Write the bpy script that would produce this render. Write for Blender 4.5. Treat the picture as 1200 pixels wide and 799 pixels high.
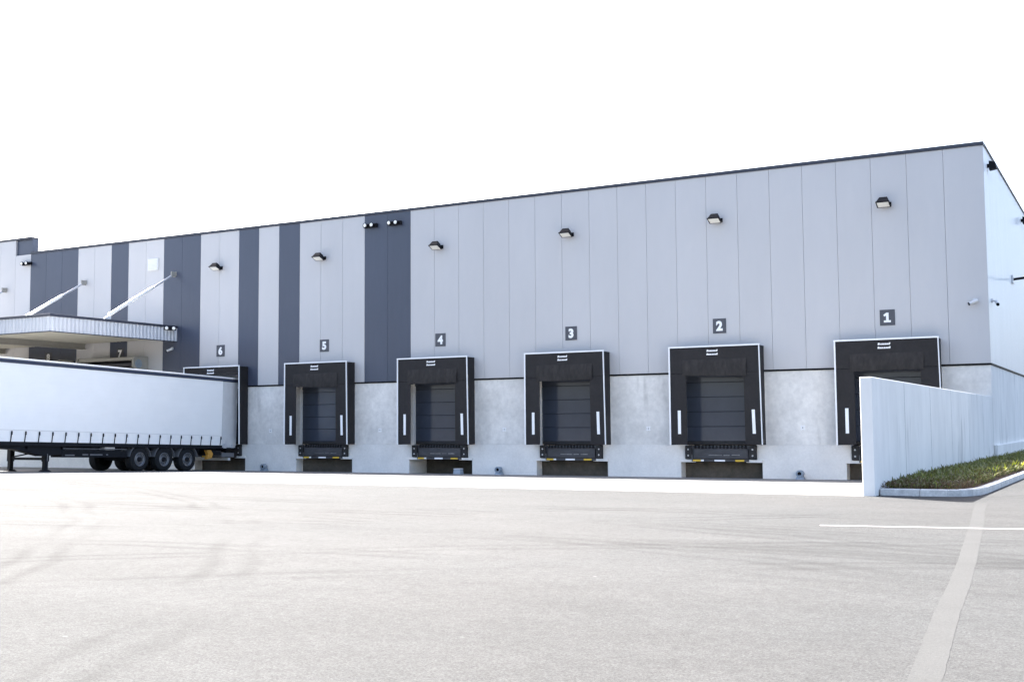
import bpy, bmesh, math, random
from mathutils import Vector, Matrix
R = random.Random(7)
for o in list(bpy.data.objects): bpy.data.objects.remove(o, do_unlink=True)
sc = bpy.context.scene
C = sc.collection

# ------------------------------------------------------------------ camera
# x runs along the loading front, y points into the building, z is up; the front
# wall is the plane y = 0, its right-hand corner is x = 0, the dock foot is z = 0
YAW, PITCH, ROLL = -0.500659, 0.0741044, -0.00717804
cd = bpy.data.cameras.new('camera'); cam = bpy.data.objects.new('camera', cd); C.objects.link(cam)
fw = Vector((math.sin(YAW)*math.cos(PITCH), math.cos(YAW)*math.cos(PITCH), math.sin(PITCH)))
rt = Vector((math.cos(YAW), -math.sin(YAW), 0)); up = rt.cross(fw)
r2 = rt*math.cos(ROLL) + up*math.sin(ROLL); u2 = -rt*math.sin(ROLL) + up*math.cos(ROLL)
M = Matrix((r2, u2, -fw)).transposed().to_4x4(); M.translation = Vector((4.36588, -40.5858, 1.90271))
cam.matrix_world = M
cd.sensor_fit = 'HORIZONTAL'; cd.sensor_width = 36; cd.lens = 1353.34/1200*36
cd.clip_start = 0.1; cd.clip_end = 5000
sc.camera = cam

# ------------------------------------------------------------------ light
SUN = Vector((0.83, -0.52, -1.0))          # direction the sunlight travels
EL = math.atan2(1.0, math.hypot(SUN.x, SUN.y)); AZ = math.atan2(-SUN.x, -SUN.y)
w = bpy.data.worlds.new('World'); sc.world = w; w.use_nodes = True
nt = w.node_tree; bg = nt.nodes['Background']
sky = nt.nodes.new('ShaderNodeTexSky'); sky.sky_type = 'NISHITA'; sky.sun_disc = False
sky.sun_elevation = EL; sky.sun_rotation = AZ; sky.air_density = 0.9; sky.dust_density = 4.5; sky.ozone_density = 1.0
nt.links.new(sky.outputs[0], bg.inputs[0]); bg.inputs[1].default_value = 0.088
sd = bpy.data.lights.new('sun', 'SUN'); sd.energy = 5.0; sd.angle = math.radians(0.53); sd.color = (1, 0.97, 0.93)
sun = bpy.data.objects.new('sun', sd); C.objects.link(sun); sun.location = (-60, 30, 70)
sun.rotation_euler = SUN.to_track_quat('-Z', 'Y').to_euler()
sc.view_settings.view_transform = 'Standard'; sc.view_settings.look = 'None'
sc.view_settings.gamma = 1; sc.view_settings.exposure = 2.85
sc.view_settings.use_curve_mapping = False

# ------------------------------------------------------------------ materials
def mat(name, col, rough=0.6, metal=0.0, spec=0.5, var=0.0, vscale=1.0, vstretch=(1, 1, 1), bump=0.0, bscale=40.0, var2=0.0, v2scale=8.0, v2stretch=(1, 1, 1), tint=None):
    m = bpy.data.materials.new(name); m.use_nodes = True
    n = m.node_tree.nodes; l = m.node_tree.links; b = n['Principled BSDF']
    b.inputs['Base Color'].default_value = (*col, 1); b.inputs['Roughness'].default_value = rough
    b.inputs['Metallic'].default_value = metal; b.inputs['Specular IOR Level'].default_value = spec
    if not (var or var2 or bump or tint): return m
    tc = n.new('ShaderNodeTexCoord'); geo = n.new('ShaderNodeNewGeometry')
    src = geo.outputs['Position']
    colout = None
    def layer(prev, amt, scale, stretch, det):
        mp = n.new('ShaderNodeMapping'); mp.inputs['Scale'].default_value = stretch; l.new(src, mp.inputs[0])
        nz = n.new('ShaderNodeTexNoise'); nz.inputs['Scale'].default_value = scale; nz.inputs['Detail'].default_value = det; nz.inputs['Roughness'].default_value = 0.6
        l.new(mp.outputs[0], nz.inputs[0])
        mr = n.new('ShaderNodeMapRange'); mr.inputs[1].default_value = 0.3; mr.inputs[2].default_value = 0.7
        mr.inputs[3].default_value = 1-amt; mr.inputs[4].default_value = 1+amt; l.new(nz.outputs[0], mr.inputs[0])
        mx = n.new('ShaderNodeVectorMath'); mx.operation = 'SCALE'
        if prev is None: mx.inputs[0].default_value = col
        else: l.new(prev, mx.inputs[0])
        l.new(mr.outputs[0], mx.inputs['Scale']); return mx.outputs[0]
    if var: colout = layer(colout, var, vscale, vstretch, 5)
    if var2: colout = layer(colout, var2, v2scale, v2stretch, 6)
    if tint:                       # a little difference from one piece to the next
        oi = n.new('ShaderNodeObjectInfo'); mr = n.new('ShaderNodeMapRange'); mr.inputs[3].default_value = 1-tint; mr.inputs[4].default_value = 1+tint
        l.new(oi.outputs['Random'], mr.inputs[0]); mx = n.new('ShaderNodeVectorMath'); mx.operation = 'SCALE'
        if colout is None: mx.inputs[0].default_value = col
        else: l.new(colout, mx.inputs[0])
        l.new(mr.outputs[0], mx.inputs['Scale']); colout = mx.outputs[0]
    if colout: l.new(colout, b.inputs['Base Color'])
    if bump:
        nz = n.new('ShaderNodeTexNoise'); nz.inputs['Scale'].default_value = bscale; nz.inputs['Detail'].default_value = 4; l.new(src, nz.inputs[0])
        bp = n.new('ShaderNodeBump'); bp.inputs['Strength'].default_value = bump; bp.inputs['Distance'].default_value = 0.01
        l.new(nz.outputs[0], bp.inputs['Height']); l.new(bp.outputs[0], b.inputs['Normal'])
    return m

MT = {}
MT['panel'] = mat('silver_panel', (.455, .45, .455), .33, spec=.5, var=.025, vscale=.5, vstretch=(1, 1, .4), var2=.008, v2scale=5, v2stretch=(1, 1, .2), bump=.04, bscale=1.2, tint=.015)
MT['panel_dark'] = mat('slate_panel', (.050, .060, .090), .33, spec=.5, var=.04, vscale=.5, vstretch=(1, 1, .4), var2=.03, v2scale=9, v2stretch=(1, 1, .12), bump=.04, bscale=1.2, tint=.03)
MT['joint'] = mat('joint_seal', (.36, .37, .40), .8)
MT['coping'] = mat('dark_coping', (.028, .032, .048), .45, var=.08, vscale=2)
MT['side'] = mat('white_cladding', (.84, .84, .84), .12, var=.03, vscale=1.5, vstretch=(1, 1, .2))
MT['conc'] = mat('cast_concrete', (.67, .65, .615), .85, spec=.3, var=.13, vscale=.9, var2=.1, v2scale=5, bump=.25, bscale=30, tint=.03)
MT['plinth'] = mat('pale_concrete', (.70, .685, .655), .8, spec=.3, var=.07, vscale=1.2, var2=.05, v2scale=14, bump=.2, bscale=40)
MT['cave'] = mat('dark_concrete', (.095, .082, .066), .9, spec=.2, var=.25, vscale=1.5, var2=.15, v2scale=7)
MT['wallc'] = mat('streaked_concrete', (.77, .75, .715), .85, spec=.3, var=.07, vscale=1.1, vstretch=(1, 1, .5), var2=.03, v2scale=3.2, v2stretch=(1, 1, .12), bump=.2, bscale=35, tint=.03)
MT['kerb'] = mat('kerb_concrete', (.52, .51, .49), .85, spec=.3, var=.2, vscale=6, var2=.12, v2scale=25, bump=.4, bscale=50, tint=.05)
MT['fabric'] = mat('shelter_fabric', (.017, .0155, .0165), .6, spec=.25, var=.14, vscale=2.5, var2=.1, v2scale=12, bump=.3, bscale=6)
MT['fabric_worn'] = mat('worn_fabric', (.024, .0215, .021), .7, spec=.25, var=.2, vscale=3, vstretch=(1, 1, .5), var2=.25, v2scale=9, v2stretch=(1, 1, .3), bump=.4, bscale=6)
MT['piping'] = mat('white_piping', (.78, .79, .8), .4)
MT['white'] = mat('white_paint', (.8, .8, .8), .5)
MT['door'] = mat('door_steel', (.046, .054, .073), .13, spec=.7, var=.06, vscale=1.5)
MT['rubber'] = mat('black_rubber', (.022, .022, .023), .75, spec=.4, var=.2, vscale=12, bump=.3, bscale=60)
MT['steel_dark'] = mat('leveller_steel', (.05, .05, .055), .55, spec=.4, var=.25, vscale=6, vstretch=(.4, 1, 1))
MT['scuff'] = mat('scuffed_steel', (.2, .2, .2), .5, metal=.5, var=.4, vscale=14)
MT['yellow'] = mat('yellow_paint', (.65, .42, .03), .55, var=.12, vscale=9)
MT['black'] = mat('black_housing', (.005, .0055, .008), .6, spec=.2)
MT['lens'] = mat('frosted_lens', (.82, .81, .76), .3)
MT['sign'] = mat('sign_face', (.06, .063, .075), .5)
MT['galv'] = mat('galvanised_steel', (.55, .56, .58), .4, metal=.55, var=.08, vscale=6)
MT['rodwhite'] = mat('pale_tube', (.78, .78, .77), .35, metal=.1)
MT['fascia'] = mat('fascia_sheet', (.43, .445, .48), .32, metal=.1, var=.03, vscale=2)
MT['soffit'] = mat('cream_soffit', (.56, .535, .45), .7, var=.05, vscale=2)
MT['beam'] = mat('grey_beam', (.30, .29, .26), .6, var=.06, vscale=3)
MT['curtain'] = mat('trailer_curtain', (.9, .895, .88), .42, spec=.4, var=.02, vscale=1.2, var2=.012, v2scale=6, v2stretch=(1, .15, 2), bump=.9, bscale=1.4)
MT['trailer_grey'] = mat('trailer_post', (.60, .60, .60), .45, var=.05, vscale=3)
MT['navy'] = mat('trailer_rail', (.035, .045, .075), .4)
MT['chassis'] = mat('chassis_black', (.009, .010, .013), .7, spec=.2, var=.2, vscale=5)
MT['tyre'] = mat('tyre_rubber', (.011, .012, .014), .8, spec=.3, var=.2, vscale=14)
MT['rim'] = mat('rim_steel', (.20, .205, .22), .4, metal=.4, var=.15, vscale=10)
MT['guard'] = mat('mudguard_edge', (.13, .132, .14), .5)
MT['orange'] = mat('chock_orange', (.5, .25, .04), .6, var=.15, vscale=10)
MT['soil'] = mat('bark_mulch', (.075, .05, .035), .95, spec=.1, var=.4, vscale=9, var2=.4, v2scale=30, bump=.8, bscale=25)
MT['socket'] = mat('blue_grey_metal', (.25, .30, .36), .45, metal=.3, var=.1, vscale=15)
MT['roof'] = mat('roof_membrane', (.4, .4, .4), .8, var=.1, vscale=1)
MT['line'] = mat('road_paint', (.30, .295, .285), .6, var=.08, vscale=3, var2=.1, v2scale=40)

def add_streaks(m, strength=.22):
    n = m.node_tree.nodes; l = m.node_tree.links; b = n['Principled BSDF']; src = b.inputs['Base Color'].links[0].from_socket
    geo = n.new('ShaderNodeNewGeometry'); mp = n.new('ShaderNodeMapping'); mp.inputs['Scale'].default_value = (1, 1, .16); l.new(geo.outputs['Position'], mp.inputs[0])
    z = n.new('ShaderNodeTexNoise'); z.inputs['Scale'].default_value = 2.6; z.inputs['Detail'].default_value = 3; l.new(mp.outputs[0], z.inputs[0])
    k = n.new('ShaderNodeTexNoise'); k.inputs['Scale'].default_value = .45; k.inputs['Detail'].default_value = 2; l.new(geo.outputs['Position'], k.inputs[0])
    r1 = n.new('ShaderNodeMapRange'); r1.inputs[1].default_value = .56; r1.inputs[2].default_value = .72; l.new(z.outputs[0], r1.inputs[0])
    r2 = n.new('ShaderNodeMapRange'); r2.inputs[1].default_value = .48; r2.inputs[2].default_value = .62; l.new(k.outputs[0], r2.inputs[0])
    q = n.new('ShaderNodeMath'); q.operation = 'MULTIPLY'; l.new(r1.outputs[0], q.inputs[0]); l.new(r2.outputs[0], q.inputs[1])
    q2 = n.new('ShaderNodeMath'); q2.operation = 'MULTIPLY_ADD'; l.new(q.outputs[0], q2.inputs[0]); q2.inputs[1].default_value = -strength; q2.inputs[2].default_value = 1
    v = n.new('ShaderNodeVectorMath'); v.operation = 'SCALE'; l.new(src, v.inputs[0]); l.new(q2.outputs[0], v.inputs['Scale']); l.new(v.outputs[0], b.inputs['Base Color'])
add_streaks(MT['wallc'], .35); add_streaks(MT['conc'], .18)
def asphalt_mat():
    m = bpy.data.materials.new('asphalt'); m.use_nodes = True
    n = m.node_tree.nodes; l = m.node_tree.links; b = n['Principled BSDF']
    b.inputs['Roughness'].default_value = .9; b.inputs['Specular IOR Level'].default_value = .09
    geo = n.new('ShaderNodeNewGeometry'); P = geo.outputs['Position']
    def noise(scale, det, stretch=(1, 1, 1), rough=.6, dist=0, loc=(0, 0, 0), rot=0):
        mp = n.new('ShaderNodeMapping'); mp.inputs['Scale'].default_value = stretch; mp.inputs['Location'].default_value = loc; mp.inputs['Rotation'].default_value = (0, 0, rot)
        l.new(P, mp.inputs[0]); z = n.new('ShaderNodeTexNoise'); z.inputs['Scale'].default_value = scale; z.inputs['Detail'].default_value = det
        z.inputs['Roughness'].default_value = rough; z.inputs['Distortion'].default_value = dist; l.new(mp.outputs[0], z.inputs[0]); return z.outputs[0]
    def rng(x, a, bb, c, d):
        r = n.new('ShaderNodeMapRange'); r.inputs[1].default_value = a; r.inputs[2].default_value = bb; r.inputs[3].default_value = c; r.inputs[4].default_value = d
        l.new(x, r.inputs[0]); return r.outputs[0]
    def math2(op, a, bb):
        q = n.new('ShaderNodeMath'); q.operation = op
        for i, v in enumerate((a, bb)):
            if isinstance(v, (int, float)): q.inputs[i].default_value = v
            else: l.new(v, q.inputs[i])
        return q.outputs[0]
    f = rng(noise(.22, 4), .3, .7, .93, 1.07)
    f = math2('MULTIPLY', f, rng(noise(1.6, 6), .3, .7, .94, 1.06))
    f = math2('MULTIPLY', f, rng(noise(1.0, 5, (.12, 1.0, 1), rot=.2), .35, .65, .95, 1.05))       # drag marks
    f = math2('MULTIPLY', f, rng(noise(60, 3, rough=.8), .35, .65, .62, 1.38))                        # stone grain
    f = math2('MULTIPLY', f, rng(noise(16, 4, rough=.75), .35, .65, .85, 1.15))
    brk = rng(noise(.25, 3, loc=(9, 3, 0)), .42, .60, 0, 1)
    # curved tyre marks left by lorries that swing round to the docks
    arcs = []
    for (cx, cy, r0, k) in ((-30, -52, 31.0, .86), (-18, -70, 44.5, .88), (-2, -58, 27.2, .87), (-14, -8, 19.0, .88), (12, -50, 22.5, .88), (-8, -90, 62.0, .88), (-4, -66, 40.0, .88)):
        for t in (0, .38, 2.05, 2.43): arcs.append((cx, cy, r0+t, .085, k))
    arcs += [(-6, -4, 24.5, .16, 1.10), (-10, -60, 31, .2, 1.08)]
    sep = n.new('ShaderNodeSeparateXYZ'); l.new(P, sep.inputs[0])
    wob = rng(noise(.35, 2, loc=(3, 7, 0)), 0, 1, -.3, .3)
    for (cx, cy, rr, ww, k) in arcs:
        dx = math2('SUBTRACT', sep.outputs[0], cx); dy = math2('SUBTRACT', sep.outputs[1], cy)
        d = math2('SQRT', math2('ADD', math2('MULTIPLY', dx, dx), math2('MULTIPLY', dy, dy)), 0)
        d = math2('ABSOLUTE', math2('ADD', math2('SUBTRACT', d, rr), wob), 0)
        g = math2('MULTIPLY', rng(d, ww*.3, ww*1.6, 1, 0), brk)
        f = math2('MULTIPLY', f, math2('ADD', 1.0, math2('MULTIPLY', g, (k-1)*1.6)))
    v = n.new('ShaderNodeTexVoronoi'); v.inputs['Scale'].default_value = 1.3; l.new(P, v.inputs['Vector'])   # chips of pale stone
    spk = rng(v.outputs['Distance'], .018, .03, 1.7, 1.0)
    f = math2('MULTIPLY', f, spk)
    warm = n.new('ShaderNodeMix'); warm.data_type = 'RGBA'; warm.inputs[6].default_value = (.0440, .0450, .0453, 1); warm.inputs[7].default_value = (.0468, .0469, .0468, 1)
    l.new(rng(noise(.16, 3, loc=(5, 5, 0)), .4, .62, 0, 1), warm.inputs[0])
    sc_ = n.new('ShaderNodeVectorMath'); sc_.operation = 'SCALE'; l.new(warm.outputs[2], sc_.inputs[0]); l.new(f, sc_.inputs['Scale'])
    l.new(sc_.outputs[0], b.inputs['Base Color'])
    bp = n.new('ShaderNodeBump'); bp.inputs['Strength'].default_value = .7; bp.inputs['Distance'].default_value = .01
    l.new(noise(90, 3, rough=.7), bp.inputs['Height']); l.new(bp.outputs[0], b.inputs['Normal'])
    return m
MT['asphalt'] = asphalt_mat()
MT['apron'] = mat('apron_concrete', (.145, .1435, .139), .75, spec=.3, var=.06, vscale=.6, var2=.06, v2scale=9, bump=.2, bscale=40)
MT['patch'] = mat('pale_seam', (.0490, .0494, .0492), .9, spec=.09, var=.07, vscale=1.5, var2=.12, v2scale=45, bump=.4, bscale=80)

# ------------------------------------------------------------------ mesh helpers
class MB:
    def __init__(s): s.v = []; s.f = []
    def add(s, vs, fs):
        k = len(s.v); s.v += [tuple(p) for p in vs]; s.f += [tuple(i+k for i in q) for q in fs]; return s
    def box(s, x0, x1, y0, y1, z0, z1):
        return s.add([(x0, y0, z0), (x1, y0, z0), (x1, y1, z0), (x0, y1, z0), (x0, y0, z1), (x1, y0, z1), (x1, y1, z1), (x0, y1, z1)],
                     [(0, 3, 2, 1), (4, 5, 6, 7), (0, 1, 5, 4), (1, 2, 6, 5), (2, 3, 7, 6), (3, 0, 4, 7)])
    def hexa(s, b, t):      # four bottom and four top corners, counter-clockwise from above
        return s.add(list(b)+list(t), [(0, 3, 2, 1), (4, 5, 6, 7), (0, 1, 5, 4), (1, 2, 6, 5), (2, 3, 7, 6), (3, 0, 4, 7)])
    def prism(s, poly, axis, a, b):   # poly: 2D points; axis: extrusion axis from a to b
        def P(p, t): return {'x': (t, p[0], p[1]), 'y': (p[0], t, p[1]), 'z': (p[0], p[1], t)}[axis]
        n = len(poly)
        return s.add([P(p, a) for p in poly]+[P(p, b) for p in poly], [tuple(range(n))[::-1], tuple(range(n, 2*n))]+[(i, (i+1) % n, n+(i+1) % n, n+i) for i in range(n)])
    def tube(s, p, q, r, n=12, r2=None):
        p = Vector(p); q = Vector(q); d = (q-p).normalized(); a = d.orthogonal().normalized(); b = d.cross(a); r2 = r if r2 is None else r2
        vs = [p+(a*math.cos(t)+b*math.sin(t))*r for t in [2*math.pi*i/n for i in range(n)]]+[q+(a*math.cos(t)+b*math.sin(t))*r2 for t in [2*math.pi*i/n for i in range(n)]]
        return s.add(vs, [tuple(range(n))[::-1], tuple(range(n, 2*n))]+[(i, (i+1) % n, n+(i+1) % n, n+i) for i in range(n)])
    def bar(s, p, q, w, h):           # rectangular bar
        p = Vector(p); q = Vector(q); d = (q-p).normalized(); a = d.cross(Vector((0, 0, 1)))
        a = (a if a.length > 1e-4 else Vector((1, 0, 0))).normalized()*w/2; b = d.cross(a).normalized()*h/2
        return s.add([p-a-b, p+a-b, p+a+b, p-a+b, q-a-b, q+a-b, q+a+b, q-a+b], [(0, 3, 2, 1), (4, 5, 6, 7), (0, 1, 5, 4), (1, 2, 6, 5), (2, 3, 7, 6), (3, 0, 4, 7)])
    def lathe(s, prof, n=32, axis='x', c=(0, 0, 0)):   # prof: (along, radius)
        vs = []; fs = []
        for (t, r) in prof:
            for i in range(n):
                a = 2*math.pi*i/n
                vs.append({'x': (c[0]+t, c[1]+r*math.cos(a), c[2]+r*math.sin(a)), 'y': (c[0]+r*math.cos(a), c[1]+t, c[2]+r*math.sin(a))}[axis])
        for k in range(len(prof)-1):
            for i in range(n): fs.append((k*n+i, k*n+(i+1) % n, (k+1)*n+(i+1) % n, (k+1)*n+i))
        return s.add(vs, fs)
    def mesh(s, name, bevel=0.0, smooth=False):
        me = bpy.data.meshes.new(name); me.from_pydata(s.v, [], s.f); me.update()
        bm = bmesh.new(); bm.from_mesh(me); bmesh.ops.recalc_face_normals(bm, faces=bm.faces)
        if bevel: bmesh.ops.bevel(bm, geom=[e for e in bm.edges if len(e.link_faces) == 2 and e.calc_face_angle(0) > .5], offset=bevel, segments=1, affect='EDGES', clamp_overlap=True)
        bm.to_mesh(me); bm.free()
        if smooth:
            for p in me.polygons: p.use_smooth = True
            me.set_sharp_from_angle(angle=math.radians(35))
        return me
    def build(s, name, m, parent=None, bevel=0.0, smooth=False): return link(name, s.mesh(name, bevel, smooth), m, parent)

def link(name, me, m, parent=None, loc=None):
    if m is not None and not me.materials: me.materials.append(MT[m])
    o = bpy.data.objects.new(name, me); C.objects.link(o); o.parent = parent
    if loc: o.location = loc
    return o
def thing(name, label, cat, loc=(0, 0, 0), group=None):
    o = bpy.data.objects.new(name, None); C.objects.link(o); o.location = loc; o.empty_display_size = .3
    return tag(o, label, cat, group)
def tag(o, label, cat, group=None):
    o['label'] = label; o['category'] = cat
    if group: o['group'] = group
    return o
def struct(o, label=None):
    o['kind'] = 'structure'
    if label: o['label'] = label
    return o
def kids(o): return [c for c in bpy.data.objects if c.parent == o]
def copy_tree(o, parent=None):
    c = o.copy(); C.objects.link(c); c.parent = parent
    for k in kids(o): copy_tree(k, c)
    return c

# ------------------------------------------------------------------ the ground
ZG = 0.60; YE = -18.9; SL = ZG/18.9       # yard level, foot of the ramp, slope up from the docks
g = MB()
def quad(mb, x0, x1, y0, y1, z): mb.add([(x0, y0, z), (x1, y0, z), (x1, y1, z), (x0, y1, z)], [(0, 1, 2, 3)])
quad(g, -1500, 1500, -1500, YE, ZG); quad(g, -.12, 1500, YE, 1500, ZG); quad(g, -1500, -75, YE, 1500, ZG); quad(g, -75, -.12, 46, 1500, ZG)
struct(g.build('asphalt_yard', 'asphalt'))
a = MB(); a.add([(-75, YE, ZG), (-.12, YE, ZG), (-.12, 1.6, -.05), (-75, 1.6, -.05)], [(0, 1, 2, 3)])
struct(a.build('concrete_apron', 'apron'))
# painted white line and the pale seam in the asphalt
a = MB(); d = Vector((2.39, .44, 0)).normalized(); nn = Vector((-d.y, d.x, 0))*.05; p0 = Vector((.60, -25.42, ZG+.004)); p1 = p0+d*9
a.add([p0-nn, p1-nn, p1+nn, p0+nn], [(0, 1, 2, 3)]); struct(a.build('road_marking', 'line'))
a = MB(); path = [(1.93, -20.0), (2.04, -21.2), (2.14, -22.2), (2.36, -24.2), (2.60, -26.6), (2.80, -28.6), (2.97, -30.4), (3.10, -32.0), (3.32, -34.3), (3.62, -37.6), (3.9, -41)]
pts = []
for i in range(len(path)-1):
    for k in range(16):
        t = k/16; pts.append((path[i][0]*(1-t)+path[i+1][0]*t, path[i][1]*(1-t)+path[i+1][1]*t))
lft = [(x-.085+R.gauss(0, .002), y) for x, y in pts]; rgt = [(x+.085+R.gauss(0, .002), y) for x, y in pts]
vs = [(x, y, ZG+.0014) for x, y in lft]+[(x, y, ZG+.0014) for x, y in rgt]; n = len(pts)
a.add(vs, [(i, i+1, n+i+1, n+i) for i in range(n-1)]); struct(a.build('asphalt_seam', 'patch'))
a = MB(); a.add([(-2.0, -17.4, .60-SL*1.5+.006), (-.35, -17.4, .60-SL*1.5+.006), (-.35, -17.15, .60-SL*1.75+.006), (-2.0, -17.15, .60-SL*1.75+.006)], [(0, 1, 2, 3)])
struct(a.build('apron_marking', 'yellow'))

# ------------------------------------------------------------------ the warehouse
H = 11.206; JZ = 3.825; PW = 1.19
DC = [-3.20-6.01*i for i in range(6)]      # dock centres, number 1 to 6
X7, X8 = -39.8, -45.0
W = thing('warehouse', 'long silver and slate grey clad warehouse with numbered loading docks', 'warehouse')
# tall insulated wall panels
JX = [0.0]+[-1.26-PW*k for k in range(43)]
DARKB = [(-25.06, -22.68), (-29.82, -28.63), (-32.2, -31.01), (-36.96, -34.58), (-40.53, -39.34), (-46.48, -42.91)]
pm = {}
def wall_panel(x0, x1, z0, z1, dark):
    wd = round(x1-x0, 3); key = (wd, z0, z1, dark)
    if key not in pm:
        b = MB(); b.box(0.004, wd-.004, -.06, .04, z0, z1); me = b.mesh('wall_panel', .004); me.materials.append(MT['panel_dark' if dark else 'panel']); pm[key] = me
    return link('wall_panel', pm[key], None, W, (x0, 0, 0))
for i in range(len(JX)-1):
    x1, x0 = JX[i], JX[i+1]; mid = (x0+x1)/2
    dark = any(a0 < mid < b0 for a0, b0 in DARKB)
    tall = x1 < -47
    wall_panel(x0, x1, JZ+.045, 12.0-.1 if tall else H-.125, dark)
XL = JX[-1]
b = MB(); b.box(XL, -.01, .045, .10, JZ+.06, H-.2); b.build('panel_backing', 'joint', W)
b = MB(); b.box(XL, 0.0, -.035, .09, JZ-.015, JZ+.044); b.box(.003, .03, -.033, 46, JZ-.015, JZ+.044); b.build('drip_flashing', 'black', W)
b = MB(); b.box(JX[39]-.0, .025, -.10, .22, H-.12, H); b.build('coping', 'coping', W, .008)
b = MB(); b.box(-.16, .03, .225, 46.0, H-.07, H+.002); b.build('coping', 'coping', W, .008)
b = MB(); b.box(XL, JX[39]-.003, -.10, .42, 11.905, 12.01); b.build('coping', 'coping', W, .008)
b = MB(); b.box(XL, JX[39]-.01, .045, .40, H-.18, 11.90); b.build('raised_parapet', 'panel_dark', W)
# white ribbed cladding on the end wall
b = MB(); prof = []; y = .0; rib = .25
while y < 46:
    prof += [(.0, y), (.0, y+.16), (.022, y+.18), (.022, y+.23)]; y += rib
n = len(prof); b.add([(-.03+px, py, JZ+.05) for px, py in prof]+[(-.03+px, py, H-.075) for px, py in prof], [(i, i+1, n+i+1, n+i) for i in range(n-1)])
b.build('ribbed_cladding', 'side', W)
b = MB(); b.box(-.05, .0, -.058, -.001, JZ+.05, H-.125); b.build('corner_flashing', 'panel', W)
b = MB(); b.box(XL, -.2, .105, 45.9, 10.6, 10.75); b.build('roof', 'roof', W)
b = MB(); b.box(XL, -.3, 45.7, 46.0, 0, 10.6); b.box(XL-.3, XL, 0, 46, 0, 11.9); b.build('rear_wall', 'side', W)
# cast concrete between the docks
def cpanel(x0, x1, z0, z1, y0=0.0, y1=.28, m='conc', name='concrete_panel', bev=.008):
    b = MB(); b.box(x0+.004, x1-.004, y0, y1, z0, z1); return b.build(name, m, W, bev)
OW = 1.35
edges = [0.0-.012]
for c in DC: edges += [c+OW, c-OW]
edges += [X7+1.9]
for i in range(0, len(edges), 2): cpanel(edges[i+1], edges[i], 1.203, JZ-.02)
for c in DC: cpanel(c-OW, c+OW, 3.765, JZ-.02, .02)
for x0, x1 in ((X8+1.9, X7-1.9), (X8-4.2, X8-1.9)): cpanel(x0, x1, 1.203, JZ-.02)
for c in (X7, X8): cpanel(c-1.9, c+1.9, 3.70, JZ-.02, .02)
# plinth blocks with the notches under the levellers
LV, VO = 1.34, 1.53
def plinth(xl, xr, notch_l, notch_r):
    pl = []
    pl += [(xl+(VO-LV if notch_l else 0), -.12), (xr-(VO-LV if notch_r else 0), -.12)]
    if notch_r: pl += [(xr-(VO-LV), .56), (xr, .56)]
    pl += [(xr, 1.2), (xl, 1.2)]
    if notch_l: pl += [(xl, .56), (xl+(VO-LV), .56)]
    b = MB(); b.prism(pl, 'y', -.045, 1.3); return b.build('plinth_block', 'plinth', W)
plinth(DC[0]+LV, -.012, True, False)
for i in range(5): plinth(DC[i+1]+LV, DC[i]-LV, True, True)
plinth(-38.6, DC[5]-LV, False, True)
for x0, x1 in ((-42.2, -38.61), (-45.8, -42.21), (-49.3, -45.81)): plinth(x0, x1, False, False)
for c in DC:
    b = MB(); b.box(c-VO-.02, c-.95, -.10, -.046, .565, .665); b.build('ledge', 'plinth', W, .006)
    b = MB(); b.box(c+.95, c+VO+.02, -.10, -.046, .565, .665); b.build('ledge', 'plinth', W, .006)
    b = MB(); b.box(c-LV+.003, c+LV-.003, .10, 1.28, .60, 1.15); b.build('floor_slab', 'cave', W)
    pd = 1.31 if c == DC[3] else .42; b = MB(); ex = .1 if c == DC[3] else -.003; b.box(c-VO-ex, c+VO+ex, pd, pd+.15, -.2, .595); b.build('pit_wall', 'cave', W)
# closed sectional doors
for k, c in enumerate(DC):
    D = bpy.data.objects.new('sectional_door', None); C.objects.link(D); D.parent = W; D.location = (c, .12, 1.2)
    zz = [-.0, .12, .66, 1.20, 1.74, 2.28, 2.66]
    for i in range(len(zz)-1):
        b = MB(); b.box(-1.48, 1.48, 0, .05, zz[i]+.006, zz[i+1]-.006); b.build('door_panel', 'rubber' if i == 0 else 'door', D, .008)
    b = MB(); b.box(-1.48, 1.48, .052, .08, 0, 2.66); b.build('door_backing', 'black', D)
    if k in (3, 4, 5):
        b = MB(); b.box(-OW-.03, -OW+.05, -.1, -.02, .02, 2.42); b.build('door_jamb', 'trailer_grey', D)
# two drive-in doors under the canopy
for c in (X7, X8):
    D = bpy.data.objects.new('roller_door', None); C.objects.link(D); D.parent = W; D.location = (c, .1, 0)
    for i in range(12):
        b = MB(); b.box(-1.9, 1.9, 0, .05, 1.25+i*.205+.003, 1.25+(i+1)*.205-.003); b.build('door_panel', 'door', D)
# plinth along the end wall and its concrete base
yy = [-.0, 3.6, 7.2, 10.8, 14.4, 18.0, 24, 30, 38, 46]
for i in range(len(yy)-1):
    b = MB(); b.box(-.25, .0, yy[i]+.006, yy[i+1]-.006, .3, JZ-.02); b.build('concrete_panel', 'wallc', W, .008)
yy = [-.02, 2.6, 5.2, 7.8, 10.4, 13.0, 16, 20, 26, 34, 46]
for i in range(len(yy)-1):
    b = MB(); b.box(.003, .11, yy[i]+.006, yy[i+1]-.006, .3, 1.2); b.build('plinth_block', 'wallc', W, .01)
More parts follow.
